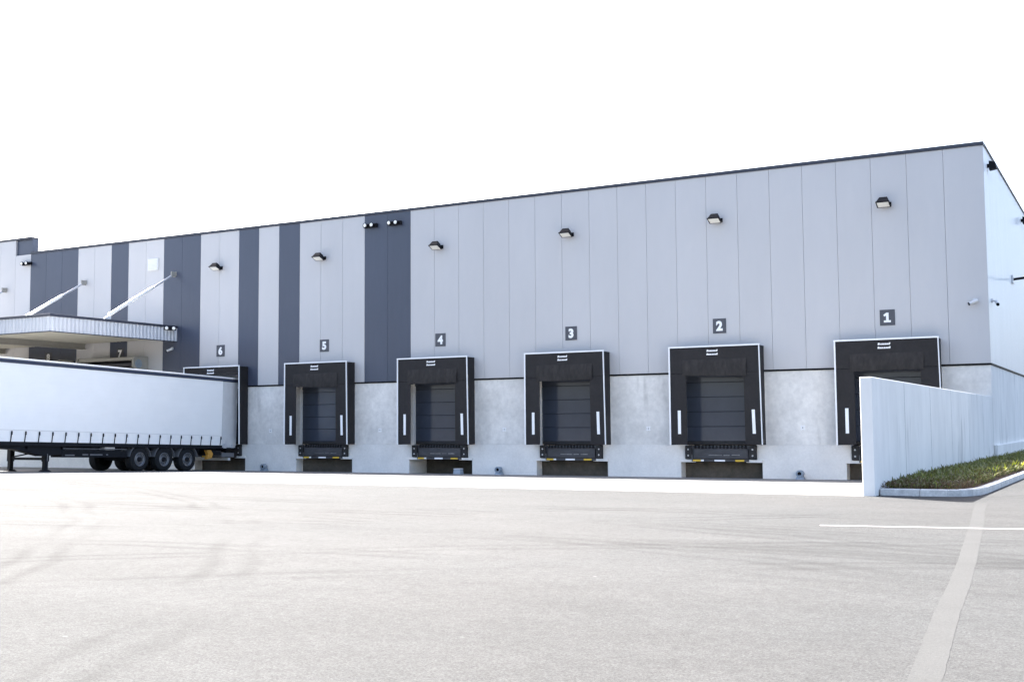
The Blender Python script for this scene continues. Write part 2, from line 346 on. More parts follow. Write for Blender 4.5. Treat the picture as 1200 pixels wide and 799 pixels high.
# white louvre
v = MB(); v.box(-38.0, -37.28, -.10, -.061, 9.58, 10.18); vg = v.build('vent_grille', 'trailer_grey', W, .006)
v = MB()
for i in range(8): v.hexa([(-37.95, -.135, 9.62+i*.07), (-37.33, -.135, 9.62+i*.07), (-37.33, -.101, 9.635+i*.07), (-37.95, -.101, 9.635+i*.07)], [(-37.95, -.135, 9.63+i*.07), (-37.33, -.135, 9.63+i*.07), (-37.33, -.101, 9.675+i*.07), (-37.95, -.101, 9.675+i*.07)])
v.build('louvre', 'piping', vg)

# ------------------------------------------------------------------ retaining wall and planting
RW = thing('retaining_wall', 'pale streaked concrete wall running out from the warehouse corner beside dock one', 'wall', (0, 0, 0))
jy = [-.065, -2.7, -5.9, -9.15, -12.45, -15.7, -18.9]
for i in range(len(jy)-1):
    b = MB(); b.box(-.23, -.002, jy[i+1]+.015, jy[i]-.015, -.1, 2.77); b.build('wall_panel', 'wallc', RW, .012)
b = MB(); b.box(-.19, -.035, -18.85, -.1, -.1, 2.73); b.build('wall_core', 'wallc', RW)
for y in jy[1:-1]:
    b = MB(); b.box(-.20, -.006, y-.0145, y+.0145, .0, 2.755); b.build('joint_strip', 'rubber', RW)

K = struct(bpy.data.objects.new('kerb', None)); C.objects.link(K)
kp = [(0.02, -18.62)]
kp += [(.72, -18.62), (1.20, -18.58)]
for t in (25, 50, 75): kp.append((1.20+.50*math.sin(math.radians(t)), -17.55-1.03*math.cos(math.radians(t))))
kp.append((1.72, -17.2)); y = -17.2
while y < 20: y += 1.0; kp.append((1.72+.008*(y+17.2), y))
for i in range(len(kp)-1):
    p, q = Vector((*kp[i], 0)), Vector((*kp[i+1], 0)); d = (q-p).normalized(); nr = Vector((-d.y, d.x, 0))*.16
    p = p+d*.004; q = q-d*.004
    b = MB(); b.hexa([p+Vector((0, 0, .5)), q+Vector((0, 0, .5)), q+nr+Vector((0, 0, .5)), p+nr+Vector((0, 0, .5))],
                     [p+nr*.12+Vector((0, 0, ZG+.125)), q+nr*.12+Vector((0, 0, ZG+.125)), q+nr+Vector((0, 0, ZG+.125)), p+nr+Vector((0, 0, ZG+.125))])
    b.build('kerb_stone', 'kerb', K, .014)
def kerb_x(y): return 1.72+.008*(y+17.2) if y > -17.2 else (1.2+.5*math.sqrt(max(0, 1-((-17.55-y)/1.03)**2)) if y < -17.55 else 1.71)
# soil
b = MB(); NX, NY = 14, 150; vs = []
for j in range(NY+1):
    y = -18.5+j*(38.0/NY); xm = min(kerb_x(y), 1.74+.008*(y+17.2))-.13
    for i in range(NX+1):
        t = i/NX; x = .115*(1 if y > -.1 else .05)+t*(xm-.115*(1 if y > -.1 else .05)); z = ZG+.10+.10*math.sin(math.pi*min(1, (1-t)*1.3+.05)*.9)*min(1, (y+18.6)/1.5)+R.uniform(-.02, .02)
        vs.append((x, y, z))
b.add(vs, [(j*(NX+1)+i, j*(NX+1)+i+1, (j+1)*(NX+1)+i+1, (j+1)*(NX+1)+i) for j in range(NY) for i in range(NX)])
struct(b.build('soil_bed', 'soil', smooth=True))
# ground-cover foliage
def leaf_mat(name, c0, c1, c2):
    m = bpy.data.materials.new(name); m.use_nodes = True; n = m.node_tree.nodes; l = m.node_tree.links; bs = n['Principled BSDF']
    at = n.new('ShaderNodeAttribute'); at.attribute_name = 'tone'
    cr = n.new('ShaderNodeValToRGB'); cr.color_ramp.elements[0].color = (*c0, 1); cr.color_ramp.elements[1].color = (*c2, 1); e = cr.color_ramp.elements.new(.5); e.color = (*c1, 1)
    l.new(at.outputs['Fac'], cr.inputs[0]); l.new(cr.outputs[0], bs.inputs['Base Color']); bs.inputs['Roughness'].default_value = .55
    tr = n.new('ShaderNodeBsdfTranslucent'); l.new(cr.outputs[0], tr.inputs[0]); mx = n.new('ShaderNodeMixShader'); mx.inputs[0].default_value = .3
    l.new(bs.outputs[0], mx.inputs[1]); l.new(tr.outputs[0], mx.inputs[2]); l.new(mx.outputs[0], n['Material Output'].inputs[0]); return m
MT['leaf'] = leaf_mat('ground_cover_leaf', (.14, .09, .05), (.13, .15, .036), (.27, .275, .06))
MT['leaf_yellow'] = leaf_mat('yellow_leaf', (.5, .55, .03), (.7, .7, .04), (.85, .8, .06))
def leaves(spots):
    vs = []; fs = []; tone = []
    for (x, y, z, h, wd, t) in spots:
        a = R.uniform(0, 2*math.pi); ln = R.uniform(.25, 1.1); dx, dy = math.cos(a), math.sin(a); k = len(vs)
        tip = (x+dx*h*ln, y+dy*h*ln, z+h*R.uniform(.5, 1)); md = (x+dx*h*ln*.45, y+dy*h*ln*.45, z+h*.55)
        vs += [(x, y, z), (md[0]-dy*wd, md[1]+dx*wd, md[2]), tip, (md[0]+dy*wd, md[1]-dx*wd, md[2])]
        fs.append((k, k+1, k+2, k+3)); tone.append(t)
    return vs, fs, tone
def leaf_obj(name, spots, m):
    vs, fs, tone = leaves(spots); me = bpy.data.meshes.new(name); me.from_pydata(vs, [], fs)
    at = me.attributes.new('tone', 'FLOAT', 'FACE'); at.data.foreach_set('value', tone)
    return link(name, me, m)
spots = []
for _ in range(4200):                        # tufts
    y = -18.35+36*R.random()**1.6; xm = min(kerb_x(y)-.22, 1.6+.008*(y+17.2)); x0 = .13 if y > -.1 else .03; x = R.uniform(x0, xm)
    end = min(1, max(0, (y+18.4)/2.6)); dry = (1-end)*.9
    if R.random() < dry*.6: continue
    tn = min(1, max(0, R.gauss(.58-.5*dry-.18*(x > xm-.3), .2))); hh = R.uniform(.08, .2)*(.55+.45*end)
    for _ in range(8):
        spots.append((min(xm, max(x0, x+R.gauss(0, .07))), y+R.gauss(0, .07), ZG+.11+.06*R.random(), hh*R.uniform(.6, 1.25), R.uniform(.008, .018), min(1, max(0, tn+R.gauss(0, .12)))))
o = leaf_obj('ground_cover', spots, 'leaf'); o['kind'] = 'stuff'; o['label'] = 'low green and brown ground cover in the kerbed bed'; o['category'] = 'ground cover'
for (x, y, lb) in ((1.30, -12.3, 'yellow leafed tuft in the kerbed bed, closest to the road-end kerb corner'), (1.42, -11.2, 'bright yellow leafed tuft beside the kerb, middle one of three'), (1.40, -8.6, 'yellow leafed tuft in the bed, closest to the warehouse corner')):
    sp = [(x+R.gauss(0, .05), y+R.gauss(0, .22), ZG+.14, R.uniform(.14, .26), .016, R.random()) for _ in range(16)]
    tag(leaf_obj('yellow_plant', sp, 'leaf_yellow'), lb, 'plant', 'yellow tufts in the bed')

words = ['one', 'two', 'three', 'four', 'five', 'six', 'seven', 'eight']
# ------------------------------------------------------------------ dock shelters
def letter_blocks(mb, cx, z, h, y, widths, gap, lean=.25):
    x = cx-(sum(widths)+gap*(len(widths)-1))/2
    for i, wd in enumerate(widths):
        hh = h*(1.12 if i in (0, len(widths)-1) else .82)
        mb.hexa([(x, y-.004, z), (x+wd, y-.004, z), (x+wd, y, z), (x, y, z)], [(x+h*lean, y-.004, z+hh), (x+wd+h*lean, y-.004, z+hh), (x+wd+h*lean, y, z+hh), (x+h*lean, y, z+hh)]); x += wd+gap
def shelter(c, n, label, open_l=-1.05, open_r=1.12, open_t=3.68, docked=False):
    T = thing('dock_shelter', label, 'dock shelter', (c, 0, 1.2), 'black dock shelters along the wall')
    dep, hw, top = -.65, 1.67, 3.53; wr = .06                  # the right edge spreads a little towards the foot
    b = MB(); b.hexa([(-hw, dep, .0), (-hw+.05, dep, .0), (-hw+.05, -.062, .0), (-hw, -.062, .0)], [(-hw, dep, top-.05), (-hw+.05, dep, top-.05), (-hw+.05, -.062, top-.05), (-hw, -.062, top-.05)]); b.build('side_panel', 'fabric', T, .006)
    b = MB(); b.hexa([(hw-.05+wr, dep, .0), (hw+wr, dep, .0), (hw+.01, -.062, .0), (hw-.05, -.062, .0)], [(hw-.05, dep, top-.05), (hw, dep, top-.05), (hw, -.062, top-.05), (hw-.05, -.062, top-.05)]); b.build('side_panel', 'fabric', T, .006)
    b = MB(); b.box(-hw-.004, hw+.004, dep, -.062, top-.048, top); b.build('top_panel', 'fabric', T, .008)
    yf = dep-.03; ot = open_t-1.2
    fl = MB(); fl.hexa([(-hw-.002, yf, .01), (open_l, yf+.05*docked, .01), (open_l, yf+.025+.05*docked, .01), (-hw-.002, yf+.025, .01)], [(-hw-.002, yf, ot+.10), (open_l, yf+.05*docked, ot+.10), (open_l, yf+.025+.05*docked, ot+.10), (-hw-.002, yf+.025, ot+.10)]); fl.build('side_flap', 'fabric', T, .004)
    fl = MB(); fl.hexa([(open_r, yf+.05*docked, .01), (hw+wr, yf, .01), (hw+wr, yf+.025, .01), (open_r, yf+.025+.05*docked, .01)], [(open_r-.02, yf+.05*docked, ot+.10), (hw+.01, yf, ot+.10), (hw+.01, yf+.025, ot+.10), (open_r-.02, yf+.025+.05*docked, ot+.10)]); fl.build('side_flap', 'fabric', T, .004)
    hd = MB(); hd.box(-hw-.002, hw+.002, yf-.001, yf+.026, ot+.11, top-.002); hd.build('head_curtain', 'fabric', T, .004)
    # worn drop pad with slits at its ends
    if not docked:
        dp = MB(); nn = 24; vs = []
        for i in range(nn+1):
            x = open_l-.13+(open_r-open_l+.22)*i/nn; wv = .012*math.sin(i*1.7+n)+.008*math.sin(i*3.1+n*2)
            vs += [(x, yf-.006, ot+.60), (x, yf-.045+wv, ot+.32), (x, yf-.03+wv, ot+.03*math.sin(n*2.1+i*.09)+R.uniform(-.01, .01))]
        dp.add(vs, [(i*3+k, i*3+k+1, i*3+k+4, i*3+k+3) for i in range(nn) for k in range(2)])
        dp.add([(x, y+.02, z) for x, y, z in vs], [(i*3+k, i*3+k+3, i*3+k+4, i*3+k+1) for i in range(nn) for k in range(2)])
        dp.build('drop_pad', 'fabric_worn', T, smooth=True)
    else:
        dp = MB(); dp.box(open_l+.01, open_r-.03, yf-.004, yf+.02, ot+.0, ot+.1); dp.build('drop_pad', 'fabric_worn', T)
    p = MB(); p.bar((-hw-.012, yf-.012, .01), (-hw-.012, yf-.012, top+.01), .05, .03); p.build('piping', 'piping', T)
    p = MB(); p.bar((hw+wr+.004, yf-.012, .01), (hw+.012, yf-.012, top+.01), .05, .03); p.build('piping', 'piping', T)
    p = MB(); p.bar((-hw-.04, yf-.014, top+.02), (hw+.04, yf-.014, top+.02), .03, .05); p.build('piping', 'piping', T)
    if not docked:
        for x, dx in ((-1.33, .0), (1.43, .02)):
            s_ = MB(); s_.hexa([(x-.055+dx, yf-.012, .40), (x+.055+dx, yf-.012, .40), (x+.055+dx, yf-.001, .40), (x-.055+dx, yf-.001, .40)], [(x-.055, yf-.012, 1.25), (x+.055, yf-.012, 1.25), (x+.055, yf-.001, 1.25), (x-.055, yf-.001, 1.25)]); s_.build('guide_strip', 'piping', T)
    L = MB(); letter_blocks(L, -.05, top-.175, .065, yf-.003, [.05, .022, .022, .045, .045, .045, .045, .022, .04], .008); letter_blocks(L, -.05, top-.30, .06, yf-.003, [.05, .05, .05, .012, .05, .05, .05, .045], .008); L.build('lettering', 'white', T)['kind'] = 'stuff'
    return T
for i, c in enumerate(DC):
    if i == 5: shelter(c, i, 'black dock shelter under the number 6 with a trailer backed into it', -1.60, 1.61, 4.34, True)
    else: shelter(c, i, 'black fabric dock shelter with white edges under the number %s sign' % words[i]+(', half behind concrete wall' if i == 0 else ''))

# ------------------------------------------------------------------ dock levellers
def leveller(c, label):
    T = thing('dock_leveller', label, 'dock leveller', (c, -.045, .57), 'dock levellers below the doors')
    f = MB(); f.box(-LV+.006, LV-.006, .0, .13, .105, .60); f.build('front_plate', 'steel_dark', T)
    nt_ = 15; x0 = -1.0
    for i in range(nt_):
        f = MB(); f.hexa([(x0+i*.135, -.05, .50), (x0+i*.135+.075, -.05, .50), (x0+i*.135+.075, -.002, .50), (x0+i*.135, -.002, .50)], [(x0+i*.135+.015, -.05, .585), (x0+i*.135+.06, -.05, .585), (x0+i*.135+.06, -.002, .61), (x0+i*.135+.015, -.002, .61)])
        f.build('hinge_knuckle', 'black', T)
    f = MB(); f.box(-1.02, 1.02, -.06, -.003, .14, .47); f.box(-1.04, 1.04, -.075, -.0605, .135, .175); lp = f.build('lip', 'steel_dark', T, .006)
    f = MB()
    for (x, wd) in ((-.45, .5), (.12, .22), (.42, .3)): f.box(x, x+wd, -.0635, -.0603, .235+.02*R.random(), .262+.02*R.random())
    f.build('scuff_mark', 'scuff', lp)
    for s in (-1, 1):
        f = MB(); f.box(s*1.21-.12, s*1.21+.12, -.12, -.002, .11, .60); bp = f.build('bumper', 'rubber', T, .015)
        for z in (.24, .46):
            f = MB(); f.lathe([(-.128, 0), (-.128, .028), (-.118, .034)], 10, 'y', (s*1.21, 0, z)); f.build('bolt', 'galv', bp)
    f = MB(); f.box(-1.06, 1.06, -.09, -.002, .02, .10); tb = f.build('toe_guard', 'steel_dark', T, .005)
    for (x, wd, m) in ((-1.04, .30, 'yellow'), (-.735, .11, 'white'), (-.22, .40, 'white'), (.56, .33, 'yellow')):
        f = MB(); f.box(x, x+wd, -.094, -.0905, .03, .092); f.build('reflector', m, tb)
    f = MB(); f.bar((-1.08, -.07, .02), (-1.08, -.07, .28), .025, .025); f.build('support_leg', 'scuff', T)
for i, c in enumerate(DC):
    leveller(c, 'dark steel dock leveller with yellow marks below door %s' % words[i]+(', behind the trailer' if i == 5 else ''))

# ------------------------------------------------------------------ number signs
def digit_mesh(ch, size, bold):
    cu = bpy.data.curves.new('digit', 'FONT'); cu.body = ch; cu.size = size; cu.offset = bold; cu.extrude = .003; cu.align_x = 'CENTER'; cu.align_y = 'CENTER'; cu.resolution_u = 6
    o = bpy.data.objects.new('tmp', cu); C.objects.link(o); dg = bpy.context.evaluated_depsgraph_get(); dg.update()
    me = bpy.data.meshes.new_from_object(o.evaluated_get(dg)); bpy.data.objects.remove(o, do_unlink=True); bpy.data.curves.remove(cu)
    xs = [v.co.x for v in me.vertices]; ys = [v.co.y for v in me.vertices]; ox, oy = (max(xs)+min(xs))/2, (max(ys)+min(ys))/2
    hh = max(ys)-min(ys)
    for v in me.vertices: v.co = Vector((v.co.x-ox, -v.co.z, v.co.y-oy))
    for p in me.polygons: p.flip()
    me.update(); me.materials.clear(); return me, hh
SX = [-3.22, -9.16, -15.17, -21.19, -27.22, -33.26, X7-.0, -44.96]
for i, x in enumerate(SX):
    z = 5.52 if i < 6 else 5.62
    T = thing('number_sign', 'square slate sign with a white number %s %s' % (words[i], 'above its dock shelter' if i < 6 else 'on the wall under the canopy'), 'sign', (x, -.0605, z), 'dock number signs')
    b = MB(); b.box(-.25, .25, -.018, 0, -.27, .27); b.build('face', 'sign', T, .003)
    if i == 0:
        b = MB(); b.prism([(-.115, -.165), (.115, -.165), (.115, -.095), (.045, -.095), (.045, .165), (-.03, .165), (-.125, .10), (-.105, .035), (-.04, .065), (-.04, -.095), (-.115, -.095)], 'y', -.024, -.0185); b.build('digit', 'white', T)
    else:
        me, hh = digit_mesh(str(i+1), .46, .024); link('digit', me, 'white', T, (0, -.0225, 0))

# ------------------------------------------------------------------ lights, cameras and small fittings on the wall
def floodlight(x, z, label, y=-.06, rz=0):
    T = thing('floodlight', label, 'floodlight', (x, y, z), 'black floodlights high on the wall'); T.rotation_euler.z = rz; T.scale = (.88, .88, .88)
    rm_ = Matrix.Translation((0, -.34, .02)) @ Matrix.Rotation(math.radians(-24), 4, 'X')
    def tip(mb): mb.v = [tuple(rm_ @ Vector(p)) for p in mb.v]; return mb
    b = MB(); b.hexa([(-.25, -.19, -.05), (.25, -.19, -.05), (.25, .19, -.05), (-.25, .19, -.05)], [(-.15, -.12, .20), (.15, -.12, .20), (.15, .14, .20), (-.15, .14, .20)]); tip(b).build('housing', 'black', T, .015)
    b = MB(); b.box(-.265, .265, -.205, .205, -.085, -.052); tip(b).build('frame', 'black', T, .006)
    b = MB(); b.box(-.215, .215, -.155, .155, -.094, -.0855); tip(b).build('lens', 'lens', T)
    b = MB(); b.box(.12, .17, -.30, -.0, -.03, .03); b.box(.05, .24, -.02, -.0, -.09, .09); b.build('bracket', 'black', T)
FX = [-3.18, -9.17, -15.22, -21.25, -27.36, -33.4]
for i, x in enumerate(FX): floodlight(x, 9.40, 'black floodlight with pale lens high above the number %s sign' % words[i])
def box_lamp(y, z, label):
    T = thing('wall_lamp', label, 'wall lamp', (.0, y, z), 'black lamps on the white end wall')
    b = MB(); b.hexa([(.06, -.14, -.16), (.30, -.14, -.12), (.30, .14, -.12), (.06, .14, -.16)], [(.06, -.14, .16), (.26, -.14, .10), (.26, .14, .10), (.06, .14, .16)]); b.build('housing', 'black', T, .012)
    b = MB(); b.box(-.005, .065, -.06, .06, -.06, .06); b.build('bracket', 'black', T)
box_lamp(1.08, 10.6, 'small black lamp on the white end wall, close to the roof corner'); box_lamp(13.2, 10.6, 'small black lamp far along the white end wall below the roof edge')
def twin_spot(x, y, z, label):
    T = thing('twin_spotlight', label, 'spotlight', (x, y, z), 'twin spotlights on the wall')
    b = MB(); b.box(-.34, .34, -.13, -.0, -.09, .07); b.build('mount', 'black', T, .01)
    for s in (-1, 1):
        b = MB(); b.lathe([(-.14, .08), (-.25, .10), (-.28, .10), (-.265, .08), (-.265, 0)], 16, 'y', (s*.17, 0, -.01)); h = b.build('spot_head', 'black', T, smooth=True)
        b = MB(); b.lathe([(-.272, .078), (-.285, .05), (-.288, 0)], 16, 'y', (s*.17, 0, -.01)); b.build('lens', 'lens', h, smooth=True)
twin_spot(-24.70, -.06, 10.62, 'twin spotlight with two white lenses on the left slate panel between docks four and five')
twin_spot(-23.45, -.06, 10.62, 'twin spotlight with two white lenses on the right slate panel between docks four and five')
twin_spot(-46.7, -.06, 10.6, 'twin spotlight below the raised parapet step')
def bullet_camera(x, y, z, d, label):
    T = thing('security_camera', label, 'security camera', (x, y, z), 'bullet cameras on the walls'); d = Vector(d).normalized(); n_ = Vector((1, 0, 0)) if abs(x) < .05 and y > 0 else Vector((0, -1, 0))
    b = MB(); b.tube((0, 0, 0), n_*.05, .07, 14); b.tube(n_*.05, n_*.17+Vector((0, 0, -.03)), .025, 8); b.build('mount', 'galv', T, smooth=True)
    p = n_*.17+Vector((0, 0, -.07)); b = MB(); b.tube(p-d*.12, p+d*.16, .055, 14); b.build('barrel', 'trailer_grey', T, smooth=True)
    b = MB(); b.tube(p+d*.161, p+d*.20, .052, 14); b.build('hood', 'black', T, smooth=True)
bullet_camera(-.42, -.06, 5.95, (-.85, -.3, -.35), 'small grey bullet camera on the silver wall next to the corner')
bullet_camera(.0, .75, 5.98, (.2, -.7, -.35), 'small dark bullet camera on the white end wall around the corner')
bullet_camera(-36.3, -.06, 5.75, (-.8, -.5, -.35), 'small pale bullet camera below the canopy end')
T = thing('bracket_lamp', 'silver plate with a black arm sticking out of the white end wall', 'wall lamp', (0, 8.15, 7.5))
b = MB(); b.box(-.01, .06, -.16, .16, -.16, .16); b.build('base_plate', 'galv', T, .01)
b = MB(); b.tube((.06, 0, 0), (.5, -.02, .04), .05, 12); b.tube((.5, -.02, .04), (.9, -.05, .16), .035, 10); b.build('arm', 'black', T, smooth=True)
b = MB(); b.hexa([(.88, -.18, .10), (1.35, -.18, .16), (1.35, .10, .16), (.88, .10, .10)], [(.88, -.15, .19), (1.35, -.15, .22), (1.35, .07, .22), (.88, .07, .19)]); b.build('lamp_head', 'black', T, .01)

# small cross-shaped markers on the concrete, one between each pair of docks
for i, x in enumerate((-6.22, -12.03, -18.22, -24.28, -30.29)):
    T = thing('wall_marker', 'small white cross-shaped plate on the concrete between docks %s and %s' % (words[i], words[i+1]), 'wall plate', (x, 0, 1.80), 'white markers between the docks')
    r, k = .075, .03; pl = []
    for q_ in range(4):
        a0 = math.pi/4+q_*math.pi/2; u = Vector((math.cos(a0), math.sin(a0))); v_ = Vector((-u.y, u.x))
        pl += [u*r*1.3-v_*k, u*r*1.3+v_*k, Vector((-u.y, u.x)).lerp(u, .5).normalized()*k*1.5]
    b = MB(); b.prism([tuple(p) for p in pl], 'y', -.012, -.001); b.build('plate', 'white', T)
    b = MB(); b.lathe([(-.016, 0), (-.016, .018), (-.0125, .02)], 12, 'y'); b.build('bolt', 'rubber', T)
# pipe sockets at the foot of the wall
for i, (x, lb) in enumerate(((-6.29, 'docks one and two'), (-18.35, 'docks three and four'), (-30.45, 'docks five and six'))):
    T = thing('pipe_socket', 'blue-grey metal pipe socket at the wall foot between '+lb, 'pipe socket', (x, -.25, .0), 'pipe sockets at the wall foot')
    b = MB(); b.hexa([(-.15, -.12, .0), (.15, -.12, .0), (.15, .16, .0), (-.15, .16, .0)], [(-.08, -.05, .16), (.08, -.05, .16), (.08, .16, .16), (-.08, .16, .16)]); b.build('foot', 'socket', T, .01)
    b = MB(); b.lathe([(-.12, .075), (-.12, .125), (.10, .125), (.10, .075), (-.12, .075)], 18, 'y', (0, 0, .2)); b.build('collar', 'socket', T, smooth=True)
    b = MB(); b.lathe([(-.05, .0), (-.05, .074)], 14, 'y', (0, 0, .2)); b.build('bore', 'black', T)
T = thing('ground_box', 'small blue-grey box on the apron in front of the pit under door 4', 'box', (-20.05, -.55, SL*.45))
b = MB(); b.hexa([(-.17, -.14, 0), (.17, -.14, 0), (.17, .14, 0), (-.17, .14, 0)], [(-.15, -.12, .2), (.15, -.12, .2), (.15, .12, .2), (-.15, .12, .2)]); b.build('case', 'socket', T, .01)
b = MB(); b.box(-.16, .16, -.13, .13, .2015, .23); b.build('lid', 'trailer_grey', T, .008)

# ------------------------------------------------------------------ canopy
CX, CY, CZ0, CZ1 = -36.06, -7.33, 6.08, 6.70
K_ = thing('canopy', 'flat grey canopy with ribbed fascia hung on tie rods over docks 7 and 8', 'canopy', (CX, 0, CZ0))
XE = -16.0
def corr(L_, d_, side):      # ribbed strip along t in 0..L_
    pr = []; t = 0
    while t < L_-.01:
        for dt, o_ in ((0, 0), (.06, 0), (.11, d_), (.165, d_)): pr.append((min(t+dt, L_), o_))
        t += .215
    return pr
pr = corr(7.33, .05, 0); n = len(pr); hgt = CZ1-CZ0
b = MB(); b.add([(o_, CY+t, 0) for t, o_ in pr]+[(o_, CY+t, hgt) for t, o_ in pr], [(i, i+1, n+i+1, n+i) for i in range(n-1)]); b.build('fascia', 'fascia', K_)
pr = corr(-XE, .05, 0); n = len(pr)
b = MB(); b.add([(-t, CY-o_, 0) for t, o_ in pr]+[(-t, CY-o_, hgt) for t, o_ in pr], [(i, i+1, n+i+1, n+i) for i in range(n-1)]); b.build('fascia', 'fascia', K_)
b = MB(); b.box(-.10, .085, CY-.085, -.065, hgt+.002, hgt+.11); b.box(XE, -.103, CY-.085, CY+.12, hgt+.002, hgt+.11); b.build('top_trim', 'coping', K_, .006)
b = MB(); b.box(-.05, .05, CY-.045, -.065, -.035, -.002); b.box(XE, -.053, CY-.045, CY+.05, -.035, -.002); b.build('bottom_trim', 'coping', K_, .004)
b = MB(); b.box(XE, -.11, CY+.13, -.07, hgt-.06, hgt+.02); b.build('roof_sheet', 'roof', K_)
b = MB(); pr = []; t = -.06
while t > XE: pr += [(t, .13), (t-.10, .13), (t-.12, .17), (t-.22, .17), (t-.24, .13)]; t -= .26
n = len(pr); b.add([(x, CY+.06, z) for x, z in pr]+[(x, -.08, z) for x, z in pr], [(i, i+1, n+i+1, n+i) for i in range(n-1)]); b.build('soffit', 'soffit', K_)
for xr in (-36.17, -42.31, -48.32):
    x = xr-CX
    if xr < -37:
        b = MB(); b.box(x-.11, x+.11, CY+.4, -.07, -.16, -.13); b.box(x-.02, x+.02, CY+.4, -.07, -.129, .10); b.box(x-.11, x+.11, CY+.4, -.07, .101, .127); b.build('beam', 'beam', K_)
    A = Vector((x, -.10, 9.33-CZ0)); B = Vector((x, -4.40, 6.84-CZ0)); d = B-A
    ro = bpy.data.objects.new('tie_rod', None); C.objects.link(ro); ro.parent = K_
    b = MB(); b.tube(A+d*.06, A+d*.34, .05, 12); b.build('upper_tube', 'galv', ro, smooth=True)
    b = MB(); b.tube(A+d*.341, A+d*.93, .075, 14); b.build('lower_tube', 'rodwhite', ro, smooth=True)
    b = MB(); b.box(x-.065, x+.065, -.085, -.061, A.z-.10, A.z+.10); b.box(x-.03, x+.03, -.36, -.086, A.z-.16, A.z+.08); b.build('anchor_plate', 'beam', ro, .006)
    b = MB(); b.box(x-.05, x+.05, B.y-.05, B.y+.42, hgt+.021, hgt+.10); b.hexa([(x-.03, B.y, hgt+.1), (x+.03, B.y, hgt+.1), (x+.03, B.y+.4, hgt+.1), (x-.03, B.y+.4, hgt+.1)], [(x-.03, B.y+.05, hgt+.17), (x+.03, B.y+.05, hgt+.17), (x+.03, B.y+.42, hgt+.36), (x-.03, B.y+.42, hgt+.36)]); b.build('lug', 'rodwhite', ro)
twin_spot(CX+.03, -.62, 6.66, 'twin spotlight on the canopy fascia where it meets the wall')
bpy.data.objects[[o.name for o in bpy.data.objects if o.name.startswith('twin_spotlight')][-1]].rotation_euler.z = math.radians(62)
# hoods above the drive-in doors
for c, lb in ((X7, 'grey box hood with a dark underside over door 7 beneath the canopy'), (X8, 'grey box hood over door 8 beneath the canopy, mostly behind the trailer')):
    T = thing('door_hood', lb, 'door hood', (c, -.06, 4.6), 'hoods over the canopy doors')
    b = MB(); b.box(-2.0, 1.78, -.85, -.003, .62, .78); b.build('top_panel', 'beam', T, .02)
    b = MB(); b.box(-1.95, 1.74, -.80, -.45, .36, .50); b.build('roll_tube', 'steel_dark', T, .05)
    b = MB(); b.box(-1.98, 1.76, -.30, -.003, -.7, .61); b.build('dark_panel', 'black', T)
    for s in (-2.06, 1.80):
        b = MB(); b.prism([(-.003, -.75), (-.003, .80), (-.88, .80), (-.95, .66), (-.95, .30), (-.70, .16), (-.34, .16), (-.28, -.75)], 'x', s, s+.12); b.build('end_plate', 'beam', T, .01)
    b = MB(); b.lathe([(1.921, 0), (1.94, .12), (1.94, .20), (1.921, .22)], 18, 'x', (0, -.62, .45)); b.build('end_cap', 'socket', T, smooth=True)

# ------------------------------------------------------------------ the trailer
TR = thing('trailer', 'long white curtain sided semi trailer backed up to dock 6', 'trailer', (DC[5]-.0, -.40, SL*.40)); TR.rotation_euler.x = -math.atan(SL*.95)
LN = 13.6; HW = 1.275
# curtain with a gentle billow
def curtain(s):
    b = MB(); ny, nz = 90, 16; vs = []
    for j in range(nz+1):
        for i in range(ny+1):
            y = -.98-(LN-1.1)*i/ny; tz = j/nz; z = 1.13+(4.0-1.13)*tz
            o_ = .012*math.sin(math.pi*tz)*(.6+.4*math.sin(y*2.3)+.3*math.sin(y*.9+1))+(.006*math.sin(y*10.4) if tz < .16 else 0)
            vs.append((s*(HW+o_), y, z))
    b.add(vs, [(j*(ny+1)+i, j*(ny+1)+i+1, (j+1)*(ny+1)+i+1, (j+1)*(ny+1)+i) for j in range(nz) for i in range(ny)])
    return b.build('side_curtain', 'curtain', TR, smooth=True)
cu = curtain(1); curtain(-1)
b = MB(); b.box(HW+.008, HW+.016, -LN+.15, -.99, 1.545, 1.56); b.build('hem_seam', 'trailer_grey', cu)
b = MB(); b.box(-HW-.01, HW+.03, -LN, -.03, 4.125, 4.19); b.build('roof_rail', 'white', TR, .012)
b = MB(); b.box(-HW-.005, HW+.022, -LN, -.05, 3.99, 4.123); b.build('cant_rail', 'navy', TR, .006)
b = MB(); b.box(-HW+.02, HW-.02, -LN+.02, -.10, 1.0, 3.98); b.build('cargo_body', 'trailer_grey', TR)
b = MB(); b.box(HW-.02, HW+.004, -.94, -.02, 1.12, 3.985); pt = b.build('rear_post', 'trailer_grey', TR, .01)
b = MB(); b.box(-HW-.004, -HW+.02, -.94, -.02, 1.12, 3.985); b.build('rear_post', 'trailer_grey', TR, .01)
for z in (1.35, 2.2, 3.1, 3.8):
    b = MB(); b.tube((HW+.012, -.06, z-.06), (HW+.012, -.06, z+.06), .02, 8); b.build('hinge', 'galv', pt)
sy = [(-.72-.36-.605*i) for i in range(21)]
